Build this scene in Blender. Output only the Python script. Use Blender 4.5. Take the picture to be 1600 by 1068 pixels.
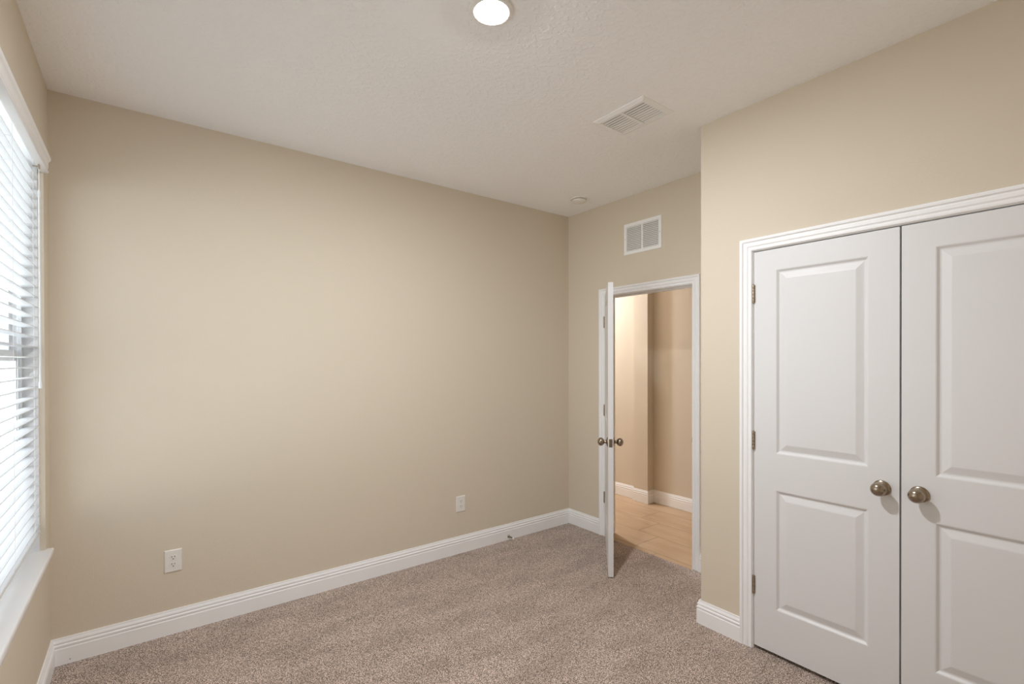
import bpy, bmesh, math, random
from mathutils import Vector, Matrix

scene = bpy.context.scene
for o in list(bpy.data.objects):
    bpy.data.objects.remove(o)
C = scene.collection

# ------------------------------------------------------------------ key dimensions (metres)
EYE = 1.487                      # camera height above the carpet
XW = -0.3655                     # window wall face
XD = 3.117                       # door wall face
XC = 2.510                       # closet wall face
YL = 3.242                       # long wall face
YR = -0.75                       # wall behind the camera
YC = 1.5425                      # closet corner
H = 2.809                        # ceiling height
F_PX, YAW, PITCH, ROLL, SHIFT_PX = 757.69, 0.64972, -0.0046326, -0.0022247, 33.2

# ------------------------------------------------------------------ camera
cam_data = bpy.data.cameras.new('camera')
cam_data.sensor_width = 36.0
cam_data.sensor_fit = 'HORIZONTAL'
cam_data.lens = F_PX / 1600 * 36
cam_data.shift_y = SHIFT_PX / 1600
cam_data.clip_start = 0.02
cam = bpy.data.objects.new('camera', cam_data)
C.objects.link(cam)
sy, cy = math.sin(YAW), math.cos(YAW)
fw = Vector((sy, cy, 0)); rt = Vector((cy, -sy, 0)); up = Vector((0, 0, 1))
fw, up = fw * math.cos(PITCH) + up * math.sin(PITCH), up * math.cos(PITCH) - fw * math.sin(PITCH)
rt, up = rt * math.cos(ROLL) + up * math.sin(ROLL), up * math.cos(ROLL) - rt * math.sin(ROLL)
M = Matrix((rt, up, -fw)).transposed().to_4x4()
M.translation = Vector((0, 0, EYE))
cam.matrix_world = M
scene.camera = cam

# ------------------------------------------------------------------ world, colour management, lights
world = bpy.data.worlds.new('overcast_sky')
scene.world = world
world.use_nodes = True
SKY = 2.0                       # radiance of the overcast sky
GROUND_FILL = 3.8              # radiance of the world's lower half, added fill that lifts the ceiling
LAMP_STRENGTH = 1000.0
HALL_FILL = 620.0  # emission of the added, unseen hall light
wn_ = world.node_tree.nodes; wl_ = world.node_tree.links
bg = wn_['Background']
bg.inputs[1].default_value = 1.0
tcw = wn_.new('ShaderNodeTexCoord'); spw = wn_.new('ShaderNodeSeparateXYZ'); wl_.new(tcw.outputs['Generated'], spw.inputs[0])
mrw = wn_.new('ShaderNodeMapRange'); mrw.inputs['From Min'].default_value = -0.03; mrw.inputs['From Max'].default_value = 0.03
wl_.new(spw.outputs['Z'], mrw.inputs['Value'])
mxw = wn_.new('ShaderNodeMix'); mxw.data_type = 'RGBA'; mxw.clamp_result = False
mxw.inputs['A'].default_value = (GROUND_FILL * 0.95, GROUND_FILL * 1.0, GROUND_FILL * 1.02, 1)
mxw.inputs['B'].default_value = (SKY * 0.90, SKY * 1.0, SKY * 1.12, 1)
wl_.new(mrw.outputs['Result'], mxw.inputs['Factor']); wl_.new(mxw.outputs['Result'], bg.inputs[0])

scene.view_settings.view_transform = 'Standard'
scene.view_settings.look = 'None'
scene.view_settings.gamma = 1.0
scene.view_settings.use_curve_mapping = False
scene.view_settings.exposure = 0.17
scene.cycles.use_denoising = True
scene.cycles.max_bounces = 14
scene.cycles.diffuse_bounces = 8
scene.cycles.transparent_max_bounces = 12
scene.cycles.sample_clamp_indirect = 8.0


def portal(name, loc, rot, sx, sz):
    l = bpy.data.lights.new(name, 'AREA')
    l.shape = 'RECTANGLE'; l.size = sx; l.size_y = sz
    l.cycles.is_portal = True
    o = bpy.data.objects.new(name, l); C.objects.link(o)
    o.location = loc; o.rotation_euler = rot
    return o


WY0, WY1, WZ0, WZ1 = 1.28, 3.10, 0.585, 2.44          # window opening
portal('window_daylight', (XW - 0.16, (WY0 + WY1) / 2, (WZ0 + WZ1) / 2), (0, -math.pi / 2, 0), WZ1 - WZ0, WY1 - WY0)
portal('hall_fill_daylight', (3.72, 6.05, 1.1), (-math.pi / 2, 0, 0), 1.0, 2.1)  # portal for the added glazing at the hall end

# ------------------------------------------------------------------ materials


def mat(name, col, rough=0.5, metal=0.0, bump=None, emit=None, spec=0.5, var=None, sss=None):
    m = bpy.data.materials.new(name); m.use_nodes = True
    nt = m.node_tree; b = nt.nodes['Principled BSDF']
    b.inputs['Base Color'].default_value = (*col, 1)
    b.inputs['Roughness'].default_value = rough
    b.inputs['Metallic'].default_value = metal
    b.inputs['Specular IOR Level'].default_value = spec
    if emit:
        b.inputs['Emission Color'].default_value = (*emit[0], 1)
        b.inputs['Emission Strength'].default_value = emit[1]
    tc = nt.nodes.new('ShaderNodeTexCoord')
    if bump:
        scale, dist, detail = bump
        n = nt.nodes.new('ShaderNodeTexNoise'); n.inputs['Scale'].default_value = scale
        n.inputs['Detail'].default_value = detail
        nt.links.new(tc.outputs['Object'], n.inputs['Vector'])
        bp = nt.nodes.new('ShaderNodeBump'); bp.inputs['Distance'].default_value = dist
        bp.inputs['Strength'].default_value = 1.0
        nt.links.new(n.outputs['Fac'], bp.inputs['Height'])
        nt.links.new(bp.outputs['Normal'], b.inputs['Normal'])
    if var:
        scale, c2 = var
        n = nt.nodes.new('ShaderNodeTexNoise'); n.inputs['Scale'].default_value = scale
        nt.links.new(tc.outputs['Object'], n.inputs['Vector'])
        mx = nt.nodes.new('ShaderNodeMix'); mx.data_type = 'RGBA'
        mx.inputs['A'].default_value = (*col, 1); mx.inputs['B'].default_value = (*c2, 1)
        nt.links.new(n.outputs['Fac'], mx.inputs['Factor'])
        nt.links.new(mx.outputs['Result'], b.inputs['Base Color'])
    return m


WALL = mat('wall_paint', (0.675, 0.600, 0.486), 0.75, bump=(160, 0.0006, 3), spec=0.25)
TRIM = mat('trim_paint', (0.90, 0.90, 0.90), 0.35, spec=0.4)
DOORP = mat('door_paint', (0.735, 0.73, 0.728), 0.4, bump=(90, 0.0002, 2), spec=0.4)
NICKEL = mat('satin_nickel', (0.36, 0.30, 0.235), 0.22, metal=1.0)
HINGE = mat('hinge_nickel', (0.40, 0.33, 0.25), 0.32, metal=1.0)
DARK = mat('dark_slot', (0.02, 0.018, 0.015), 0.8)
PLASTIC = mat('white_plastic', (0.80, 0.77, 0.72), 0.35)
VENTW = mat('vent_enamel', (0.90, 0.90, 0.89), 0.4)
VENTIN = mat('duct_sheet', (0.45, 0.43, 0.40), 0.8)
SILL = mat('cultured_marble', (0.84, 0.84, 0.83), 0.22, var=(6, (0.78, 0.78, 0.78)))
VINYL = mat('window_vinyl', (0.80, 0.81, 0.82), 0.4)
RUBBER = mat('rubber_tip', (0.78, 0.74, 0.70), 0.6)
LAMPRIM = mat('lamp_rim', (0.85, 0.84, 0.82), 0.4)
LENS = mat('lamp_lens', (0.9, 0.9, 0.88), 0.5, emit=((0.975, 1.0, 1.05), LAMP_STRENGTH))
HFILL_LENS = mat('hall_fill_lens', (0.9, 0.9, 0.88), 0.5, emit=((1.0, 1.0, 1.10), HALL_FILL))


def ceiling_material():
    m = mat('knockdown_ceiling', (0.95, 0.95, 0.955), 0.85, spec=0.2)
    nt = m.node_tree; b = nt.nodes['Principled BSDF']
    tc = nt.nodes.new('ShaderNodeTexCoord')
    n = nt.nodes.new('ShaderNodeTexNoise'); n.inputs['Scale'].default_value = 42; n.inputs['Detail'].default_value = 3
    nt.links.new(tc.outputs['Object'], n.inputs['Vector'])
    r = nt.nodes.new('ShaderNodeValToRGB')
    r.color_ramp.elements[0].position = 0.50; r.color_ramp.elements[1].position = 0.60
    nt.links.new(n.outputs['Fac'], r.inputs['Fac'])
    bp = nt.nodes.new('ShaderNodeBump'); bp.inputs['Distance'].default_value = 0.0013; bp.inputs['Strength'].default_value = 0.85
    nt.links.new(r.outputs['Color'], bp.inputs['Height'])
    nt.links.new(bp.outputs['Normal'], b.inputs['Normal'])
    return m


def carpet_material():
    m = mat('cut_pile_carpet', (0.4, 0.3, 0.24), 0.95, spec=0.1)
    nt = m.node_tree; b = nt.nodes['Principled BSDF']
    b.inputs['Sheen Weight'].default_value = 0.25
    b.inputs['Sheen Roughness'].default_value = 0.6
    tc = nt.nodes.new('ShaderNodeTexCoord')
    v = nt.nodes.new('ShaderNodeTexVoronoi'); v.inputs['Scale'].default_value = 250
    n1 = nt.nodes.new('ShaderNodeTexNoise'); n1.inputs['Scale'].default_value = 150; n1.inputs['Detail'].default_value = 4; n1.inputs['Roughness'].default_value = 0.7
    n2 = nt.nodes.new('ShaderNodeTexNoise'); n2.inputs['Scale'].default_value = 3.2; n2.inputs['Detail'].default_value = 4
    # warp so that tufts are irregular
    for x in (v, n1):
        nt.links.new(tc.outputs['Object'], x.inputs['Vector'])
    mp = nt.nodes.new('ShaderNodeMapping'); mp.inputs['Scale'].default_value = (0.8, 2.2, 1)
    mp.inputs['Rotation'].default_value = (0, 0, 0.5)
    nt.links.new(tc.outputs['Object'], mp.inputs['Vector'])
    nt.links.new(mp.outputs['Vector'], n2.inputs['Vector'])
    add = nt.nodes.new('ShaderNodeMath'); add.operation = 'MULTIPLY_ADD'
    nt.links.new(n1.outputs['Fac'], add.inputs[0]); add.inputs[1].default_value = 1.0
    nt.links.new(v.outputs['Distance'], add.inputs[2])
    r = nt.nodes.new('ShaderNodeValToRGB')
    e = r.color_ramp.elements
    e[0].position = 0.50; e[0].color = (1.0, 0.85, 0.735, 1)
    e[1].position = 1.25; e[1].color = (0.22, 0.155, 0.12, 1)
    k = r.color_ramp.elements.new(0.85); k.color = (0.95, 0.775, 0.655, 1)
    nt.links.new(add.outputs[0], r.inputs['Fac'])
    r2 = nt.nodes.new('ShaderNodeValToRGB')
    r2.color_ramp.elements[0].position = 0.36; r2.color_ramp.elements[0].color = (0.82, 0.81, 0.80, 1)
    r2.color_ramp.elements[1].position = 0.60; r2.color_ramp.elements[1].color = (1, 1, 1, 1)
    nt.links.new(n2.outputs['Fac'], r2.inputs['Fac'])
    mx = nt.nodes.new('ShaderNodeMix'); mx.data_type = 'RGBA'; mx.blend_type = 'MULTIPLY'
    mx.inputs['Factor'].default_value = 1.0
    nt.links.new(r.outputs['Color'], mx.inputs['A']); nt.links.new(r2.outputs['Color'], mx.inputs['B'])
    nt.links.new(mx.outputs['Result'], b.inputs['Base Color'])
    inv = nt.nodes.new('ShaderNodeMath'); inv.operation = 'MULTIPLY'; inv.inputs[1].default_value = -1
    nt.links.new(add.outputs[0], inv.inputs[0])
    bp = nt.nodes.new('ShaderNodeBump'); bp.inputs['Distance'].default_value = 0.004; bp.inputs['Strength'].default_value = 0.7
    nt.links.new(inv.outputs[0], bp.inputs['Height'])
    nt.links.new(bp.outputs['Normal'], b.inputs['Normal'])
    return m


def tile_material():
    # 0.30 x 0.60 m tiles running along the hall, each row a third further on
    m = mat('ceramic_tile', (0.5, 0.36, 0.22), 0.45, spec=0.4)
    nt = m.node_tree; b = nt.nodes['Principled BSDF']; L = nt.links.new

    def math_(op, a, bb=None, c=None):
        n = nt.nodes.new('ShaderNodeMath'); n.operation = op
        for i, v in enumerate((a, bb, c)):
            if v is None: continue
            if isinstance(v, (int, float)): n.inputs[i].default_value = v
            else: L(v, n.inputs[i])
        return n.outputs[0]
    tc = nt.nodes.new('ShaderNodeTexCoord'); sp = nt.nodes.new('ShaderNodeSeparateXYZ')
    L(tc.outputs['Object'], sp.inputs[0])
    u = math_('DIVIDE', math_('SUBTRACT', sp.outputs[0], 3.155), 0.30)
    row = math_('FLOOR', u)
    fu = math_('FRACT', u)
    w = math_('DIVIDE', math_('SUBTRACT', sp.outputs[1], math_('MULTIPLY_ADD', row, 0.205, 2.512)), 0.61)
    w = math_('ADD', w, 10.0)
    fw_ = math_('FRACT', w); col_i = math_('FLOOR', w)
    du = math_('MULTIPLY', math_('MINIMUM', fu, math_('SUBTRACT', 1.0, fu)), 0.30)
    dw = math_('MULTIPLY', math_('MINIMUM', fw_, math_('SUBTRACT', 1.0, fw_)), 0.61)
    d = math_('MINIMUM', du, dw)
    mask = nt.nodes.new('ShaderNodeMapRange'); L(d, mask.inputs['Value'])
    mask.inputs['From Min'].default_value = 0.0016; mask.inputs['From Max'].default_value = 0.003
    cb = nt.nodes.new('ShaderNodeCombineXYZ'); L(row, cb.inputs[0]); L(col_i, cb.inputs[1])
    wn = nt.nodes.new('ShaderNodeTexWhiteNoise'); L(cb.outputs[0], wn.inputs['Vector'])
    mp = nt.nodes.new('ShaderNodeMapping'); mp.inputs['Scale'].default_value = (9, 2.0, 1); L(tc.outputs['Object'], mp.inputs['Vector'])
    ad = nt.nodes.new('ShaderNodeVectorMath'); ad.operation = 'ADD'; L(mp.outputs[0], ad.inputs[0]); L(wn.outputs['Color'], ad.inputs[1])
    n = nt.nodes.new('ShaderNodeTexNoise'); n.inputs['Scale'].default_value = 1.2; n.inputs['Detail'].default_value = 6; L(ad.outputs[0], n.inputs['Vector'])
    r = nt.nodes.new('ShaderNodeValToRGB'); r.color_ramp.elements[0].position = 0.3; r.color_ramp.elements[1].position = 0.7
    r.color_ramp.elements[0].color = (0.47, 0.315, 0.185, 1); r.color_ramp.elements[1].color = (0.57, 0.41, 0.26, 1)
    L(n.outputs['Fac'], r.inputs['Fac'])
    mx = nt.nodes.new('ShaderNodeMix'); mx.data_type = 'RGBA'
    mx.inputs['A'].default_value = (0.27, 0.19, 0.125, 1); L(r.outputs['Color'], mx.inputs['B']); L(mask.outputs[0], mx.inputs['Factor'])
    L(mx.outputs['Result'], b.inputs['Base Color'])
    bp = nt.nodes.new('ShaderNodeBump'); bp.inputs['Distance'].default_value = 0.0015; L(mask.outputs[0], bp.inputs['Height'])
    L(bp.outputs['Normal'], b.inputs['Normal'])
    return m


def glass_material():
    m = bpy.data.materials.new('window_glass'); m.use_nodes = True
    nt = m.node_tree; nt.nodes.clear()
    out = nt.nodes.new('ShaderNodeOutputMaterial'); mix = nt.nodes.new('ShaderNodeMixShader')
    t = nt.nodes.new('ShaderNodeBsdfTransparent'); t.inputs[0].default_value = (0.965, 0.975, 0.97, 1)
    g = nt.nodes.new('ShaderNodeBsdfGlossy'); g.inputs['Roughness'].default_value = 0.02
    f = nt.nodes.new('ShaderNodeFresnel'); f.inputs[0].default_value = 1.45
    geo = nt.nodes.new('ShaderNodeNewGeometry')
    front = nt.nodes.new('ShaderNodeMath'); front.operation = 'SUBTRACT'; front.inputs[0].default_value = 1.0
    nt.links.new(geo.outputs['Backfacing'], front.inputs[1])
    fr = nt.nodes.new('ShaderNodeMath'); fr.operation = 'MULTIPLY'
    nt.links.new(f.outputs[0], fr.inputs[0]); nt.links.new(front.outputs[0], fr.inputs[1])
    nt.links.new(fr.outputs[0], mix.inputs[0]); nt.links.new(t.outputs[0], mix.inputs[1]); nt.links.new(g.outputs[0], mix.inputs[2])
    nt.links.new(mix.outputs[0], out.inputs[0])
    return m


def slat_material():
    m = bpy.data.materials.new('blind_slat'); m.use_nodes = True
    nt = m.node_tree; nt.nodes.clear()
    out = nt.nodes.new('ShaderNodeOutputMaterial'); mix = nt.nodes.new('ShaderNodeMixShader')
    d = nt.nodes.new('ShaderNodeBsdfPrincipled'); d.inputs['Base Color'].default_value = (0.86, 0.87, 0.88, 1); d.inputs['Roughness'].default_value = 0.4
    t = nt.nodes.new('ShaderNodeBsdfTranslucent'); t.inputs[0].default_value = (0.86, 0.87, 0.88, 1)
    mix.inputs[0].default_value = 0.22
    nt.links.new(d.outputs[0], mix.inputs[1]); nt.links.new(t.outputs[0], mix.inputs[2]); nt.links.new(mix.outputs[0], out.inputs[0])
    return m


CEIL, CARPET, TILE, GLASS, SLAT = ceiling_material(), carpet_material(), tile_material(), glass_material(), slat_material()

# ------------------------------------------------------------------ mesh helpers


def new_bm():
    return bmesh.new()


def link(name, bm, m, parent=None, smooth=False, loc=None):
    me = bpy.data.meshes.new(name)
    bmesh.ops.recalc_face_normals(bm, faces=bm.faces)
    bm.to_mesh(me); bm.free()
    if smooth:
        for p in me.polygons: p.use_smooth = True
        try: me.set_sharp_from_angle(angle=math.radians(40))
        except Exception: pass
    me.materials.append(m)
    o = bpy.data.objects.new(name, me); C.objects.link(o)
    if parent: o.parent = parent
    if loc: o.location = loc
    return o


def tag(o, label=None, cat=None, group=None, kind=None):
    for k, v in (('label', label), ('category', cat), ('group', group), ('kind', kind)):
        if v: o[k] = v
    return o


def box(bm, a, b, mtx=None, bev=0.0):
    r = bmesh.ops.create_cube(bm, size=1)
    vs = r['verts']
    s = [b[i] - a[i] for i in range(3)]; c = [(a[i] + b[i]) / 2 for i in range(3)]
    for v in vs:
        v.co = Vector((v.co.x * s[0] + c[0], v.co.y * s[1] + c[1], v.co.z * s[2] + c[2]))
    if bev > 0:
        es = list({e for v in vs for e in v.link_edges})
        r2 = bmesh.ops.bevel(bm, geom=es, offset=bev, segments=2, affect='EDGES', profile=0.5)
        vs = list({v for f in r2['faces'] for v in f.verts} | {v for v in vs if v.is_valid})
    if mtx is not None:
        for v in vs: v.co = mtx @ v.co
    return vs


def loft(bm, rings, closed=True, cap=True):
    """rings: lists of points, joined ring to ring; 'closed' closes each ring."""
    R = [[bm.verts.new(p) for p in ring] for ring in rings]
    n = len(R[0])
    for a, b in zip(R, R[1:]):
        for i in range(n if closed else n - 1):
            j = (i + 1) % n
            bm.faces.new((a[i], a[j], b[j], b[i]))
    if cap and closed:
        bm.faces.new(R[0]); bm.faces.new(list(reversed(R[-1])))


def lathe(bm, prof, mtx, seg=32, caps=True):
    """prof: (radius, height) pairs about local z."""
    rings = []
    for r, z in prof:
        rings.append([mtx @ Vector((max(r, 1e-5) * math.cos(2 * math.pi * i / seg), max(r, 1e-5) * math.sin(2 * math.pi * i / seg), z)) for i in range(seg)])
    loft(bm, rings, True, caps)


def frame_to(loc, zdir):
    z = Vector(zdir).normalized()
    q = z.to_track_quat('Z', 'Y')
    m = q.to_matrix().to_4x4(); m.translation = Vector(loc)
    return m


# ------------------------------------------------------------------ floor, ceiling, ground
bm = new_bm(); box(bm, (XW - 0.15, YR - 0.12, -0.12), (3.100, YL + 0.12, 0.0))
tag(link('floor', bm, CARPET), 'beige brown cut pile carpet covering the bedroom floor', 'floor', kind='structure')
bm = new_bm(); box(bm, (3.100, 0.7, -0.12), (4.45, 6.1, -0.002))
tag(link('floor_hall', bm, TILE), 'tan rectangular ceramic tile floor of the hall beyond the doorway', 'floor', kind='structure')
bm = new_bm(); box(bm, (XW - 0.15, YR - 0.12, H), (4.45, 6.1, H + 0.12))
tag(link('ceiling', bm, CEIL), 'white ceiling with knockdown texture', 'ceiling', kind='structure')

# ------------------------------------------------------------------ walls
T = 0.115
# window wall
bm = new_bm(); x0, x1 = XW - 0.15, XW
box(bm, (x0, YR - 0.12, 0), (x1, WY0, H)); box(bm, (x0, WY1, 0), (x1, YL + 0.12, H))
box(bm, (x0, WY0, 0), (x1, WY1, WZ0)); box(bm, (x0, WY0, WZ1), (x1, WY1, H))
tag(link('wall_left', bm, WALL), 'beige painted wall around the blind-covered window', 'wall', kind='structure')
bm = new_bm(); box(bm, (XW, YL, 0), (XD, YL + 0.12, H))
tag(link('wall_back', bm, WALL), 'long plain beige painted wall carrying both outlets', 'wall', kind='structure')
bm = new_bm(); box(bm, (XW, YR - 0.12, 0), (XD, YR, H))
tag(link('wall_rear', bm, WALL), 'beige painted wall behind the viewpoint', 'wall', kind='structure')
# door wall (also the back of the closet and the near side of the hall)
DY0, DY1, DZ = 1.977, 2.790, 2.030
g = 0.019
bm = new_bm()
box(bm, (XD, YR - 0.12, 0), (XD + T, DY0 - g, H)); box(bm, (XD, DY1 + g, 0), (XD + T, 6.1, H))
box(bm, (XD, DY0 - g, DZ + g), (XD + T, DY1 + g, H))
tag(link('wall_right', bm, WALL), 'beige painted wall around the open doorway', 'wall', kind='structure')
# closet bump-out: front wall with a double-door opening, return wall, rounded drywall corner
CY0, CY1, CZ = 0.018, 1.241, 2.048
bm = new_bm()
box(bm, (XC, YR, 0), (XC + T, CY0 - g, H)); box(bm, (XC, CY0 - g, CZ + g), (XC + T, CY1 + g, H))
rr = 0.012
prof = [(XC, CY1 + g), (XC, YC - rr)]
for i in range(1, 7):
    a = math.pi / 2 * i / 6
    prof.append((XC + rr - rr * math.cos(a), YC - rr + rr * math.sin(a)))
prof += [(XD, YC), (XD, YC - T), (XC + T, YC - T), (XC + T, CY1 + g)]
loft(bm, [[(x, y, 0) for x, y in prof], [(x, y, H) for x, y in prof]])
tag(link('wall_closet', bm, WALL, smooth=True), 'beige painted wall around the white double closet doors', 'wall', kind='structure')
# hall walls
bm = new_bm()
prof = [(4.275, 0.7), (4.275, 3.160), (4.17, 3.160), (4.17, 3.340), (4.215, 3.340), (4.215, 6.1), (4.45, 6.1), (4.45, 0.7)]
loft(bm, [[(x, y, 0) for x, y in prof], [(x, y, H) for x, y in prof]])
tag(link('wall_hall', bm, WALL), 'beige hall wall with a shallow pilaster seen through the doorway', 'wall', kind='structure')
bm = new_bm(); box(bm, (XD + T, 0.7, 0), (4.275, 0.82, H))
tag(link('wall_hall_end', bm, WALL), 'beige wall closing the hall', 'wall', kind='structure')
bm = new_bm(); box(bm, (XD + T, 6.0, 2.15), (4.215, 6.1, H))
box(bm, (XD + T, 6.0, 0), (3.27, 6.1, 2.15)); box(bm, (4.17, 6.0, 0), (4.215, 6.1, 2.15))
tag(link('wall_hall_far', bm, WALL), 'beige wall with an added glazed opening, unseen far down the hall', 'wall', kind='structure')

# ------------------------------------------------------------------ baseboards
BB = [(0.0, 0.0), (0.0145, 0.0), (0.0145, 0.078), (0.0120, 0.082), (0.0120, 0.0855), (0.0145, 0.089), (0.0145, 0.0965),
      (0.0085, 0.101), (0.0085, 0.104), (0.0118, 0.107), (0.0112, 0.113), (0.0070, 0.122), (0.0060, 0.130), (0.0, 0.1305)]


def baseboard(name, segs, label):
    """segs: (ax, ay, bx, by, nx, ny, endA, endB); end +1 inside mitre, -1 outside mitre, 0 square."""
    bm = new_bm()
    for ax, ay, bx, by, nx, ny, ea, eb in segs:
        d = Vector((bx - ax, by - ay)); d.normalize()
        ra = [(ax + nx * n + d.x * ea * n, ay + ny * n + d.y * ea * n, z) for n, z in BB]
        rb = [(bx + nx * n - d.x * eb * n, by + ny * n - d.y * eb * n, z) for n, z in BB]
        loft(bm, [ra, rb])
    o = link(name, bm, TRIM)
    return tag(o, label, 'baseboard', kind='structure')


bl = baseboard('baseboard_back', [(XW, YL, XD, YL, 0, -1, 1, 1)], 'tall white baseboard along the long plain wall')
baseboard('baseboard_left', [(XW, YL, XW, YR, 1, 0, 1, 1)], 'white baseboard under the window')
baseboard('baseboard_right', [(XD, YL, XD, 2.853, -1, 0, 1, 0), (XD, 1.915, XD, YC, -1, 0, 0, 1)],
          'short white baseboard lengths either side of the open doorway')
baseboard('baseboard_closet', [(XD, YC, XC, YC, 0, 1, 1, -1), (XC, YC, XC, 1.302, -1, 0, -1, 0), (XC, -0.045, XC, YR, -1, 0, 0, 1)],
          'white baseboard turning the corner beside the closet doors')
baseboard('baseboard_rear', [(XW, YR, XC, YR, 0, 1, 1, 1)], 'white baseboard behind the viewpoint')
baseboard('baseboard_hall', [(4.275, 0.82, 4.275, 3.16, -1, 0, 1, 1), (4.275, 3.16, 4.17, 3.16, 0, -1, 1, -1),
                             (4.17, 3.16, 4.17, 3.34, -1, 0, -1, -1), (4.17, 3.34, 4.215, 3.34, 0, 1, -1, 1),
                             (4.215, 3.34, 4.215, 6.0, -1, 0, 1, 0), (XD + T, 0.82, XD + T, 1.915, 1, 0, 1, 0),
                             (XD + T, 2.853, XD + T, 6.0, 1, 0, 0, 0)], 'white baseboard around the hall pilaster')
bm = new_bm(); lathe(bm, [(0.0, 0), (0.0022, 0), (0.0022, 0.0008), (0.0, 0.0009)], frame_to((-0.296, YL - 0.0144, 0.020), (0, -1, 0)), 12)
link('nail_hole', bm, DARK, bl)

# ------------------------------------------------------------------ door casings and jambs
CAS = [(0.0, 0.0), (0.0, 0.0085), (0.0035, 0.0110), (0.0110, 0.0110), (0.0150, 0.0085), (0.0185, 0.0085), (0.0235, 0.0125),
       (0.0360, 0.0125), (0.0400, 0.0100), (0.0430, 0.0100), (0.0475, 0.0165), (0.0560, 0.0175), (0.0610, 0.0160), (0.0610, 0.0)]


def casing(name, X, ya, yb, zt, sgn, label, reveal=0.004):
    """Moulded casing on three sides of an opening in the plane x = X; sgn is the side it stands out to."""
    bm = new_bm()
    rings = []
    for k in range(4):
        ring = []
        for u, n in CAS:
            u += reveal
            y = yb + u if k < 2 else ya - u
            z = 0.0 if k in (0, 3) else zt + u
            ring.append((X + sgn * n, y, z))
        rings.append(ring)
    loft(bm, rings)
    o = link(name, bm, TRIM)
    return tag(o, label, 'door casing', kind='structure')


def jamb(bm, xa, xb, ya, yb, zt, stop=None):
    box(bm, (xa, ya - g, 0), (xb, ya, zt)); box(bm, (xa, yb, 0), (xb, yb + g, zt)); box(bm, (xa, ya - g, zt), (xb, yb + g, zt + g))
    if stop:
        s0, s1, p = stop
        box(bm, (s0, ya, 0), (s1, ya + p, zt)); box(bm, (s0, yb - p, 0), (s1, yb, zt)); box(bm, (s0, ya, zt - p), (s1, yb, zt))


casing('trim_1', XD, DY0, DY1, DZ, -1, 'white moulded casing around the open hall doorway')
casing('trim_2', XD + T, DY0, DY1, DZ, 1, 'white moulded casing on the hall side of the doorway')
casing('trim_3', XC, CY0, CY1, CZ, -1, 'white moulded casing around the double closet doors')
bm = new_bm(); jamb(bm, XD, XD + T, DY0, DY1, DZ, (XD + 0.042, XD + 0.078, 0.011))
j1 = tag(link('trim_4', bm, TRIM), 'white door jamb lining the open hall doorway', 'door jamb', kind='structure')
bm = new_bm(); box(bm, (XD + 0.012, DY0 - 0.0002, 0.893), (XD + 0.044, DY0 + 0.0016, 0.950), bev=0.0005)
box(bm, (XD - 0.004, DY0 - 0.0002, 0.905), (XD + 0.014, DY0 + 0.0016, 0.938), bev=0.0005)
sp_ = link('strike_plate', bm, NICKEL, j1)
bm = new_bm(); jamb(bm, XC, XC + T, CY0, CY1, CZ, (XC + 0.042, XC + 0.06, 0.010))
tag(link('trim_5', bm, TRIM), 'white jamb inside the closet opening', 'door jamb', kind='structure')

# ------------------------------------------------------------------ doors


def panel_face(bm, w, z0, z1, x, sgn, panels):
    """One moulded face of a two-panel door: y 0..w, z z0..z1 at local x, facing sgn; panels are (ya, yb, za, zb)."""
    ys = sorted({0, w, *[p[0] for p in panels], *[p[1] for p in panels]})
    zs = sorted({z0, z1, *[p[2] for p in panels], *[p[3] for p in panels]})
    V = {}

    def v(y, z):
        if (y, z) not in V: V[(y, z)] = bm.verts.new((x, y, z))
        return V[(y, z)]
    pset = {(p[0], p[2]): p for p in panels}
    for i in range(len(ys) - 1):
        for k in range(len(zs) - 1):
            ya, yb, za, zb = ys[i], ys[i + 1], zs[k], zs[k + 1]
            if any(abs(p[0] - ya) < 1e-6 and p[2] <= za + 1e-6 and p[3] >= zb - 1e-6 for p in panels): continue
            bm.faces.new((v(ya, za), v(yb, za), v(yb, zb), v(ya, zb)))
    steps = [(0.0, 0.0), (0.004, 0.0012), (0.012, 0.0085), (0.016, 0.0095), (0.019, 0.0095), (0.023, 0.0085), (0.046, 0.0015), (0.050, 0.0008)]
    for ya, yb, za, zb in panels:
        rings = [[v(ya, za), v(yb, za), v(yb, zb), v(ya, zb)]]
        for off, dep in steps[1:]:
            rings.append([bm.verts.new((x - sgn * dep, yy, zz)) for yy, zz in
                          ((ya + off, za + off), (yb - off, za + off), (yb - off, zb - off), (ya + off, zb - off))])
        for a, b in zip(rings, rings[1:]):
            for i in range(4):
                bm.faces.new((a[i], a[(i + 1) % 4], b[(i + 1) % 4], b[i]))
        bm.faces.new(rings[-1])
    return [v(0, z0), v(w, z0), v(w, z1), v(0, z1)], V


def door_slab(name, w, z0, z1, stile, m, rails):
    """Local frame: hinge edge at y = 0, free edge at y = w, front face x = 0 (faces -x), back face x = 0.035."""
    bm = new_bm(); th = 0.035
    pb, pm0, pm1, pt = rails
    panels = [(stile, w - stile, pb, pm0), (stile, w - stile, pm1, pt)]
    panel_face(bm, w, z0, z1, 0.0, -1, panels)
    panel_face(bm, w, z0, z1, th, 1, panels)
    for a, b in (((0, z0), (w, z0)), ((w, z0), (w, z1)), ((w, z1), (0, z1)), ((0, z1), (0, z0))):
        bm.faces.new([bm.verts.new(c) for c in ((0, a[0], a[1]), (0, b[0], b[1]), (th, b[0], b[1]), (th, a[0], a[1]))])
    bmesh.ops.remove_doubles(bm, verts=bm.verts, dist=1e-6)
    return link(name, bm, m)


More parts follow.
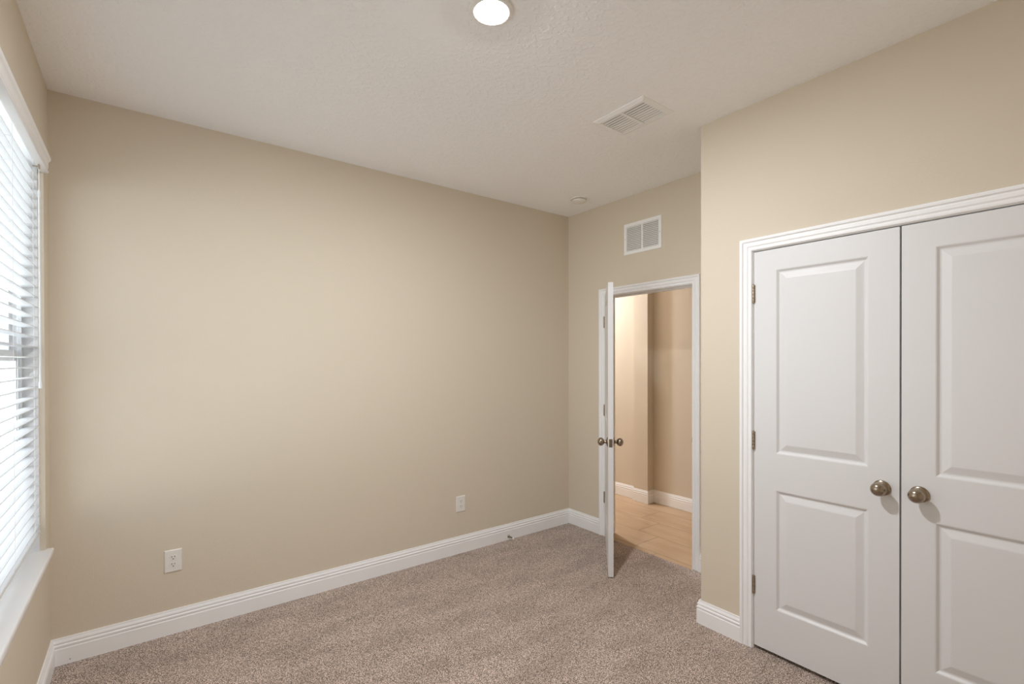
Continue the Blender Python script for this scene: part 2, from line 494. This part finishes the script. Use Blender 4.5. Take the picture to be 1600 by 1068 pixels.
KNOB = [(0.0, 0.0), (0.0325, 0.0), (0.0330, 0.003), (0.0315, 0.006), (0.0250, 0.0085), (0.0145, 0.0105), (0.0115, 0.014), (0.0112, 0.022)]
for i_ in range(17):                                       # flattened ball
    a_ = -1.15 + (math.pi / 2 + 1.15) * i_ / 16
    KNOB.append((0.0285 * math.cos(a_), 0.0470 + 0.0235 * math.sin(a_)))



def knob(parent, loc, zdir):
    bm = new_bm(); mt = frame_to(loc, zdir)
    lathe(bm, KNOB, mt, 40)
    o_ = link('knob', bm, NICKEL, parent)
    for p in o_.data.polygons: p.use_smooth = True
    return o_


def hinge(parent, x, y, zc, leaf_dir):
    """Knuckles about a vertical pin at local (x, y), with the edges of two leaves."""
    bm = new_bm(); h = 0.0885
    for i in range(5):
        za = zc - h / 2 + i * h / 5
        lathe(bm, [(0, za + 0.0004), (0.0062, za + 0.0004), (0.0066, za + 0.001), (0.0066, za + h / 5 - 0.001), (0.0062, za + h / 5 - 0.0004), (0, za + h / 5 - 0.0004)],
              Matrix.Translation((x, y, 0)), 16)
    for zz, s in ((zc + h / 2, 1), (zc - h / 2, -1)):
        lathe(bm, [(0, zz - s * 0.001), (0.005, zz), (0.0055, zz + s * 0.0015), (0.003, zz + s * 0.004), (0, zz + s * 0.0048)], Matrix.Translation((x, y, 0)), 16)
    box(bm, (x + 0.001, y - 0.0012, zc - h / 2), (x + 0.006, y + 0.0012, zc + h / 2))
    if leaf_dir:
        box(bm, (x + 0.004, y + leaf_dir * 0.001, zc - h / 2), (x + 0.0075, y + leaf_dir * 0.007, zc + h / 2))
    return link('hinge', bm, HINGE, parent, smooth=True)


HZ_C = (1.830, 1.077, 0.332)
RAILS = (0.238, 0.838, 1.021, 1.940)
# two closet doors (closed)
for name, y_h, sgn, lab in (('door_1', CY1 - 0.003, -1, 'white two-panel closet door nearest the outside corner'),
                            ('door_2', CY0 + 0.003, 1, 'white two-panel closet door cut off by the frame')):
    w = 0.605
    o = door_slab(name, w, 0.020, 2.043, 0.108, DOORP, RAILS)
    if sgn < 0:
        o.scale = (1, 1, 1)
        for v in o.data.vertices: v.co.y = -v.co.y
        o.data.flip_normals()
    o.location = (XC + 0.001, y_h, 0)
    tag(o, lab, 'closet door', kind='structure')
    for z in HZ_C: hinge(o, -0.0055, -sgn * 0.0005, z, sgn)
    knob(o, (0, sgn * (w - 0.060), 0.942), (-1, 0, 0))

# hall door (standing half open into the room)
dlen = 0.797
o = door_slab('door_3', dlen, 0.012, 2.022, 0.115, DOORP, RAILS)
# local +y must run from the hinge to the free edge; front face (local x=0) faces the long wall
ang = math.atan2(2.238 - 2.787, 2.522 - 3.099)           # direction hinge -> free edge
dvec = Vector((math.cos(ang), math.sin(ang), 0))
nvec = Vector((-dvec.y, dvec.x, 0))                       # towards the right-hand side of the slab
if nvec.dot(Vector((1, -1, 0))) < 0: nvec = -nvec
MD = Matrix((nvec, dvec, Vector((0, 0, 1)))).transposed().to_4x4()
# mirror-free: x -> nvec, y -> dvec, z up
if MD.determinant() < 0:
    for v in o.data.vertices: v.co.x = -v.co.x
    o.data.flip_normals()
    MD = Matrix((-nvec, dvec, Vector((0, 0, 1)))).transposed().to_4x4(); fx = -1
else:
    fx = 1
MD.translation = Vector((3.099, 2.787, 0)) + nvec * 0.001
o.matrix_world = MD
door3 = o
tag(o, 'white hall door standing half open, seen almost edge-on', 'door', kind='structure')
for z in (1.812, 1.070, 0.335):
    hinge(o, fx * -0.0045, -0.003, z, 0)
knob(o, (0, dlen - 0.060, 0.925), (-fx, 0, 0))
knob(o, (fx * 0.035, dlen - 0.060, 0.925), (fx, 0, 0))
bm = new_bm()
xa, xb = sorted((fx * 0.0055, fx * 0.0295))
box(bm, (xa, dlen - 0.0002, 0.897), (xb, dlen + 0.0012, 0.953), bev=0.0004)
xa, xb = sorted((fx * 0.011, fx * 0.024))
box(bm, (xa, dlen, 0.917), (xb, dlen + 0.010, 0.934), bev=0.002)
for zz in (0.904, 0.946):
    lathe(bm, [(0, 0), (0.003, 0), (0.0025, 0.001), (0, 0.0012)], frame_to((fx * 0.0175, dlen + 0.001, zz), (0, 1, 0)), 12)
link('latch_plate', bm, NICKEL, o)

# ------------------------------------------------------------------ window
FX = XW - 0.125                                           # plane of the frame
bm = new_bm()
fw_ = 0.045
ym = (WY0 + WY1) / 2


def rect_frame(bm, x0, x1, ya, yb, za, zb, t):
    box(bm, (x0, ya, za), (x1, ya + t, zb)); box(bm, (x0, yb - t, za), (x1, yb, zb))
    box(bm, (x0, ya + t, za), (x1, yb - t, za + t)); box(bm, (x0, ya + t, zb - t), (x1, yb - t, zb))


SZ = WZ0 + 0.030                                          # top of the sill slab
rect_frame(bm, FX - 0.01, FX + 0.055, WY0, WY1, SZ, WZ1, 0.04)
box(bm, (FX - 0.01, ym - 0.04, SZ + 0.04), (FX + 0.055, ym + 0.04, WZ1 - 0.04))
box(bm, (FX - 0.005, WY1 - 0.007, SZ), (XW - 0.020, WY1, WZ1)); box(bm, (FX - 0.005, WY0, SZ), (XW - 0.020, WY0 + 0.007, WZ1))
win = tag(link('window_1', bm, VINYL), 'white twin single-hung vinyl window behind the blind', 'window', kind='structure')
zm = 1.515
for ya, yb in ((WY0 + 0.04, ym - 0.04), (ym + 0.04, WY1 - 0.04)):
    for za, zb, dx in ((SZ + 0.04, zm + 0.022, 0.022), (zm - 0.022, WZ1 - 0.04, 0.0)):
        bm = new_bm(); rect_frame(bm, FX + dx, FX + dx + 0.022, ya, yb, za, zb, 0.045)
        s = link('window_sash', bm, VINYL, win)
        bm = new_bm(); box(bm, (FX + dx + 0.009, ya + 0.043, za + 0.043), (FX + dx + 0.013, yb - 0.043, zb - 0.043))
        link('window_pane', bm, GLASS, s)
# sill slab with a rounded front nose
bm = new_bm()
pr = [(FX + 0.055, WZ0), (FX + 0.055, SZ)]
nose = XW + 0.026
for i in range(9):
    a = math.pi / 2 - math.pi * i / 8
    pr.append((nose - 0.008 + 0.008 * math.cos(a), SZ - 0.008 + 0.008 * math.sin(a) if i < 4 else (SZ - 0.022 + 0.008 * math.sin(a) if i > 4 else SZ - 0.015)))
pr2 = [(x, z) for x, z in pr if x > XW]
loft(bm, [[(x, WY0, z) for x, z in pr], [(x, WY1, z) for x, z in pr]])
pr3 = [(XW, WZ0), (XW, SZ)] + [p for p in pr[2:]]
loft(bm, [[(x, WY1, z) for x, z in pr3], [(x, WY1 + 0.022, z) for x, z in pr3]])
loft(bm, [[(x, WY0 - 0.022, z) for x, z in pr3], [(x, WY0, z) for x, z in pr3]])
link('window_sill', bm, SILL, win, smooth=True)

# hall end glazing, added out of view to let daylight into the hall
bm = new_bm(); rect_frame(bm, 0, 0.05, 0, 0.90, 0, 2.15, 0.05)
w2 = link('added_window', bm, VINYL)
w2.matrix_world = Matrix.Translation((4.17, 6.03, 0)) @ Matrix.Rotation(math.pi / 2, 4, 'Z')
tag(w2, 'glazed opening added unseen far down the hall for daylight', 'window', kind='structure')
bm = new_bm(); box(bm, (0.02, 0.05, 0.05), (0.025, 0.85, 2.10)); link('window_pane', bm, GLASS, w2)

# ------------------------------------------------------------------ venetian blind
BY0, BY1 = WY0 + 0.012, WY1 - 0.012
bxf, bxb = XW - 0.017, XW - 0.067                         # front and back edges of a slat
RZ = 0.700                                                # underside of the bottom rail, hanging clear of the sill
blind = bpy.data.objects.new('window_blind', None); C.objects.link(blind)
blind.location = (bxb, (BY0 + BY1) / 2, RZ)
tag(blind, 'white two-inch slat blind filling the window recess', 'blind')
O = Vector(blind.location)


def bpart(name, bm, m, smooth=False):
    for v in bm.verts: v.co -= O
    return link(name, bm, m, blind, smooth)


bm = new_bm()
cx = (bxf + bxb) / 2; pitch = 0.0452; tilt = math.radians(2)
z = RZ + 0.040; nsl = 0
top = 2.37
while z < top - 0.01:
    rings = []
    for y in (BY0, BY1):
        ring = []
        n = 6
        for i in range(n + 1):
            t = -0.025 + 0.05 * i / n
            cr = 0.0014 * (1 - (t / 0.025) ** 2)
            ring.append((cx + t * math.cos(tilt), y, z + cr + t * math.sin(tilt) + 0.0014))
        for i in range(n, -1, -1):
            t = -0.025 + 0.05 * i / n
            cr = 0.0014 * (1 - (t / 0.025) ** 2)
            ring.append((cx + t * math.cos(tilt), y, z + cr + t * math.sin(tilt) - 0.0014))
        rings.append(ring)
    loft(bm, rings)
    z += pitch; nsl += 1
bpart('slats', bm, SLAT, True)
bm = new_bm(); box(bm, (cx - 0.026, BY0, RZ), (cx + 0.026, BY1, RZ + 0.016), bev=0.003); bpart('bottom_rail', bm, SLAT)
bm = new_bm(); box(bm, (cx - 0.028, BY0, 2.385), (cx + 0.022, BY1, 2.435)); bpart('head_rail', bm, VINYL)
# valance: crown profile, x measured from the wall plane
bm = new_bm()
vp = [(-0.012, 2.362), (0.016, 2.362), (0.019, 2.364), (0.019, 2.369), (0.015, 2.372), (0.015, 2.380), (0.018, 2.384), (0.018, 2.408),
      (0.021, 2.414), (0.025, 2.418), (0.027, 2.424), (0.027, 2.434), (0.024, 2.437), (0.004, 2.437), (0.002, 2.380), (-0.012, 2.380)]
loft(bm, [[(XW + a, WY0 + 0.003, zz) for a, zz in vp], [(XW + a, WY1 - 0.003, zz) for a, zz in vp]])
bpart('valance', bm, TRIM)
for yy in (BY1 - 0.13, BY1 - 0.55, BY1 - 0.97, BY1 - 1.39, BY1 - 1.70):
    bm = new_bm()
    for xx in (bxf + 0.0006, bxb - 0.0006):
        lathe(bm, [(0.0008, RZ + 0.01), (0.0008, 2.385)], Matrix.Translation((xx, yy, 0)), 6)
    zz = RZ + 0.037
    while zz < top - 0.01:
        box(bm, (bxb, yy - 0.0006, zz - 0.0006), (bxf, yy + 0.0006, zz + 0.0006)); zz += pitch
    bpart('ladder_cord', bm, VINYL)
# tilt wand on a hook
wy, wx = 2.90, XW + 0.010
bm = new_bm()
lathe(bm, [(0, 1.372), (0.0052, 1.374), (0.0062, 1.385), (0.0050, 1.400), (0.0036, 1.410), (0.0034, 2.195), (0.0050, 2.200), (0.0050, 2.222), (0.0025, 2.228), (0.0016, 2.235), (0.0016, 2.330), (0, 2.331)],
      Matrix.Translation((wx, wy, 0)), 12)
wnd = bpart('tilt_wand', bm, SLAT, True)
bm = new_bm(); box(bm, (wx - 0.020, wy - 0.002, 2.326), (wx + 0.002, wy + 0.002, 2.331))
lathe(bm, [(0.002, 2.318), (0.004, 2.322), (0.004, 2.336), (0.002, 2.340)], Matrix.Translation((wx, wy, 0)), 10)
bpart('wand_hook', bm, HINGE)

# ------------------------------------------------------------------ outlets
def outlet(name, cx, cz, label):
    """Duplex receptacle on the long wall; local -y faces the room."""
    root = bpy.data.objects.new(name, None); C.objects.link(root); root.location = (cx, YL, cz)
    tag(root, label, 'outlet', group='outlets on the long wall')
    bm = new_bm(); w, h = 0.040, 0.061
    rings = []
    for ins, d in ((0.0, 0.0), (0.0, 0.003), (0.0025, 0.0055), (0.006, 0.0065)):
        rings.append([(-w + ins, -d, -h + ins), (w - ins, -d, -h + ins), (w - ins, -d, h - ins), (-w + ins, -d, h - ins)])
    loft(bm, rings); link('cover_plate', bm, PLASTIC, root)
    for zc in (0.0195, -0.0195):
        bm = new_bm(); ring = []
        for i in range(28):
            a = 2 * math.pi * i / 28
            ring.append((0.0172 * math.cos(a), max(-0.0135, min(0.0135, 0.0172 * math.sin(a))) + zc))
        loft(bm, [[(x, -0.006, z) for x, z in ring], [(x * 0.985, -0.0082, z) for x, z in ring]])
        r = link('receptacle', bm, PLASTIC, root)
        bm = new_bm()
        box(bm, (-0.0078, -0.0086, zc + 0.000), (-0.0052, -0.0080, zc + 0.009)); box(bm, (0.0052, -0.0086, zc + 0.001), (0.0078, -0.0080, zc + 0.008))
        lathe(bm, [(0, 0), (0.0028, 0), (0.0028, 0.0005), (0, 0.0005)], frame_to((0, -0.0081, zc - 0.0075), (0, -1, 0)), 12)
        link('slots', bm, DARK, r)
    bm = new_bm(); lathe(bm, [(0, 0), (0.0032, 0), (0.0026, 0.0012), (0, 0.0014)], frame_to((0, -0.0063, 0), (0, -1, 0)), 12)
    link('screw', bm, PLASTIC, root)


outlet('wall_outlet', 0.1245, 0.3965, 'white duplex outlet with dark slots, low on the wall nearest the window')
outlet('wall_outlet.001', 1.958, 0.379, 'small white outlet low on the long wall, above the door stop end')

# ------------------------------------------------------------------ spring door stop
ds = bpy.data.objects.new('door_stop', None); C.objects.link(ds); ds.location = (2.412, YL - 0.0145, 0.030)
tag(ds, 'small spring door stop screwed to the white baseboard', 'door stop')
bm = new_bm(); lathe(bm, [(0, 0), (0.011, 0), (0.011, 0.003), (0.006, 0.007), (0.0045, 0.010), (0, 0.010)], frame_to((0, 0, 0), (0, -1, 0)), 20); link('base', bm, NICKEL, ds, True)
bm = new_bm(); rings = []
for i in range(121):
    a = i / 120 * 2 * math.pi * 15; yy = -0.008 - i / 120 * 0.052
    c = Vector((0.0048 * math.cos(a), yy, 0.0048 * math.sin(a))); rad = Vector((math.cos(a), 0, math.sin(a)))
    rings.append([tuple(c + rad * 0.0012 * math.cos(b) + Vector((0, 1, 0)) * 0.0016 * math.sin(b)) for b in [k * math.pi / 3 for k in range(6)]])
loft(bm, rings); link('spring', bm, NICKEL, ds, True)
bm = new_bm(); lathe(bm, [(0, 0.058), (0.006, 0.058), (0.0078, 0.060), (0.0078, 0.070), (0.006, 0.074), (0, 0.075)], frame_to((0, 0, 0), (0, -1, 0)), 20); link('rubber_tip', bm, RUBBER, ds, True)

# ------------------------------------------------------------------ return-air grille on the door wall
rg = bpy.data.objects.new('return_vent', None); C.objects.link(rg); rg.location = (XD, 2.409, 2.464)
tag(rg, 'white two-section return air grille high on the wall above the doorway', 'vent')
hw, hh = 0.178, 0.124
bm = new_bm()
bw = 0.027


def bar(bm, ya, yb, za, zb, d=0.007):
    box(bm, (-d, ya, za), (0.0, yb, zb), bev=0.0012)


bar(bm, -hw, hw, hh - bw, hh); bar(bm, -hw, hw, -hh, -hh + bw); bar(bm, -hw, -hw + bw, -hh + bw, hh - bw); bar(bm, hw - bw, hw, -hh + bw, hh - bw)
bar(bm, -0.008, 0.008, -hh + bw, hh - bw, 0.0068)
link('frame', bm, VENTW, rg)
bm = new_bm()
n = 14
for i in range(n):
    zc = -hh + bw + (i + 0.5) * (2 * hh - 2 * bw) / n
    mt = Matrix.Translation((-0.0055, 0, zc)) @ Matrix.Rotation(math.radians(-52), 4, 'Y')
    for ya, yb in ((-hw + bw, -0.008), (0.008, hw - bw)):
        box(bm, (-0.0075, ya, -0.0005), (0.0060, yb, 0.0005), mt)
link('louvers', bm, VENTW, rg)
bm = new_bm(); box(bm, (-0.0004, -hw + 0.01, -hh + 0.01), (0.0, hw - 0.01, hh - 0.01)); link('duct_opening', bm, VENTIN, rg)
for yy in (-hw + bw / 2, hw - bw / 2):
    bm = new_bm(); lathe(bm, [(0, 0), (0.003, 0), (0.0022, 0.001), (0, 0.001)], frame_to((-0.007, yy, 0.0), (-1, 0, 0)), 12); link('screw', bm, HINGE, rg)

# ------------------------------------------------------------------ supply register on the ceiling
sr = bpy.data.objects.new('supply_vent', None); C.objects.link(sr); sr.location = (2.118, 1.703, H)
tag(sr, 'white rectangular supply register mounted on the ceiling', 'vent')
hx, hy = 0.128, 0.172
bm = new_bm()
rings = []
for ins, d in ((0.0, 0.0), (0.0, 0.0025), (0.024, 0.010), (0.030, 0.010), (0.032, 0.004)):
    rings.append([(-hx + ins, -hy + ins, -d), (hx - ins, -hy + ins, -d), (hx - ins, hy - ins, -d), (-hx + ins, hy - ins, -d)])
loft(bm, rings, True, False)
box(bm, (-hx + 0.03, -0.007, -0.0105), (hx - 0.03, 0.007, -0.004))
link('frame', bm, VENTW, sr)
bm = new_bm(); n = 9
for i in range(n):
    xc = -hx + 0.031 + (i + 0.5) * (2 * hx - 0.062) / n
    a = math.radians(2 if i < 4 else 9)
    mt = Matrix.Translation((xc, 0, -0.0055)) @ Matrix.Rotation(a, 4, 'Y')
    for ya, yb in ((-hy + 0.031, -0.007), (0.007, hy - 0.031)):
        box(bm, (-0.0070, ya, -0.0005), (0.0070, yb, 0.0005), mt)
link('louvers', bm, VENTW, sr)
bm = new_bm(); box(bm, (-hx + 0.02, -hy + 0.02, -0.0006), (hx - 0.02, hy - 0.02, 0.0)); link('duct_opening', bm, VENTIN, sr)
bm = new_bm(); box(bm, (-0.012, hy - 0.036, -0.017), (0.008, hy - 0.030, -0.009), bev=0.001); link('damper_lever', bm, VENTW, sr)

# ------------------------------------------------------------------ smoke detector
sd = bpy.data.objects.new('smoke_detector', None); C.objects.link(sd); sd.location = (2.835, 2.822, H)
tag(sd, 'round white smoke detector on the ceiling near the corner', 'smoke detector')
dn = Matrix.Rotation(math.pi, 4, 'X')
bm = new_bm(); lathe(bm, [(0, 0), (0.066, 0), (0.067, 0.003), (0.065, 0.009), (0.058, 0.010), (0, 0.010)], dn, 40); link('base', bm, PLASTIC, sd, True)
bm = new_bm(); lathe(bm, [(0, 0.0095), (0.050, 0.0095), (0.050, 0.015)], dn, 40); link('sensor_gap', bm, VENTIN, sd, True)
bm = new_bm(); lathe(bm, [(0.046, 0.0145), (0.058, 0.0145), (0.059, 0.018), (0.056, 0.026), (0.047, 0.032), (0.030, 0.0345), (0, 0.035)], dn, 40); link('cover', bm, PLASTIC, sd, True)
bm = new_bm(); lathe(bm, [(0, 0.0345), (0.009, 0.0345), (0.009, 0.0365), (0, 0.037)], dn @ Matrix.Translation((0.02, 0.012, 0)), 16); link('test_button', bm, VENTW, sd, True)

# ------------------------------------------------------------------ ceiling lights


def disk_light(name, x, y, lens, label, r=0.062):
    root = bpy.data.objects.new(name, None); C.objects.link(root); root.location = (x, y, H)
    tag(root, label, 'ceiling light')
    bm = new_bm(); lathe(bm, [(r, 0.0), (r + 0.021, 0.0), (r + 0.022, 0.002), (r + 0.020, 0.006), (r + 0.008, 0.011), (r + 0.002, 0.010), (r, 0.006)], dn, 48, False)
    link('trim_ring', bm, LAMPRIM, root, True)
    bm = new_bm(); lathe(bm, [(r, 0.004), (r - 0.004, 0.009), (r - 0.02, 0.013), (r * 0.4, 0.0155), (0, 0.016)], dn, 48, False)
    link('lens', bm, lens, root, True)


disk_light('ceiling_light', 1.050, 1.505, LENS, 'glowing round flush ceiling light cut by the top edge of the photo')
disk_light('hall_fill_light', 3.66, 4.25, HFILL_LENS, 'round flush fill light added on the hall ceiling, out of sight beyond the doorway', 0.075)  # added out of view to brighten the hall behind the doorway
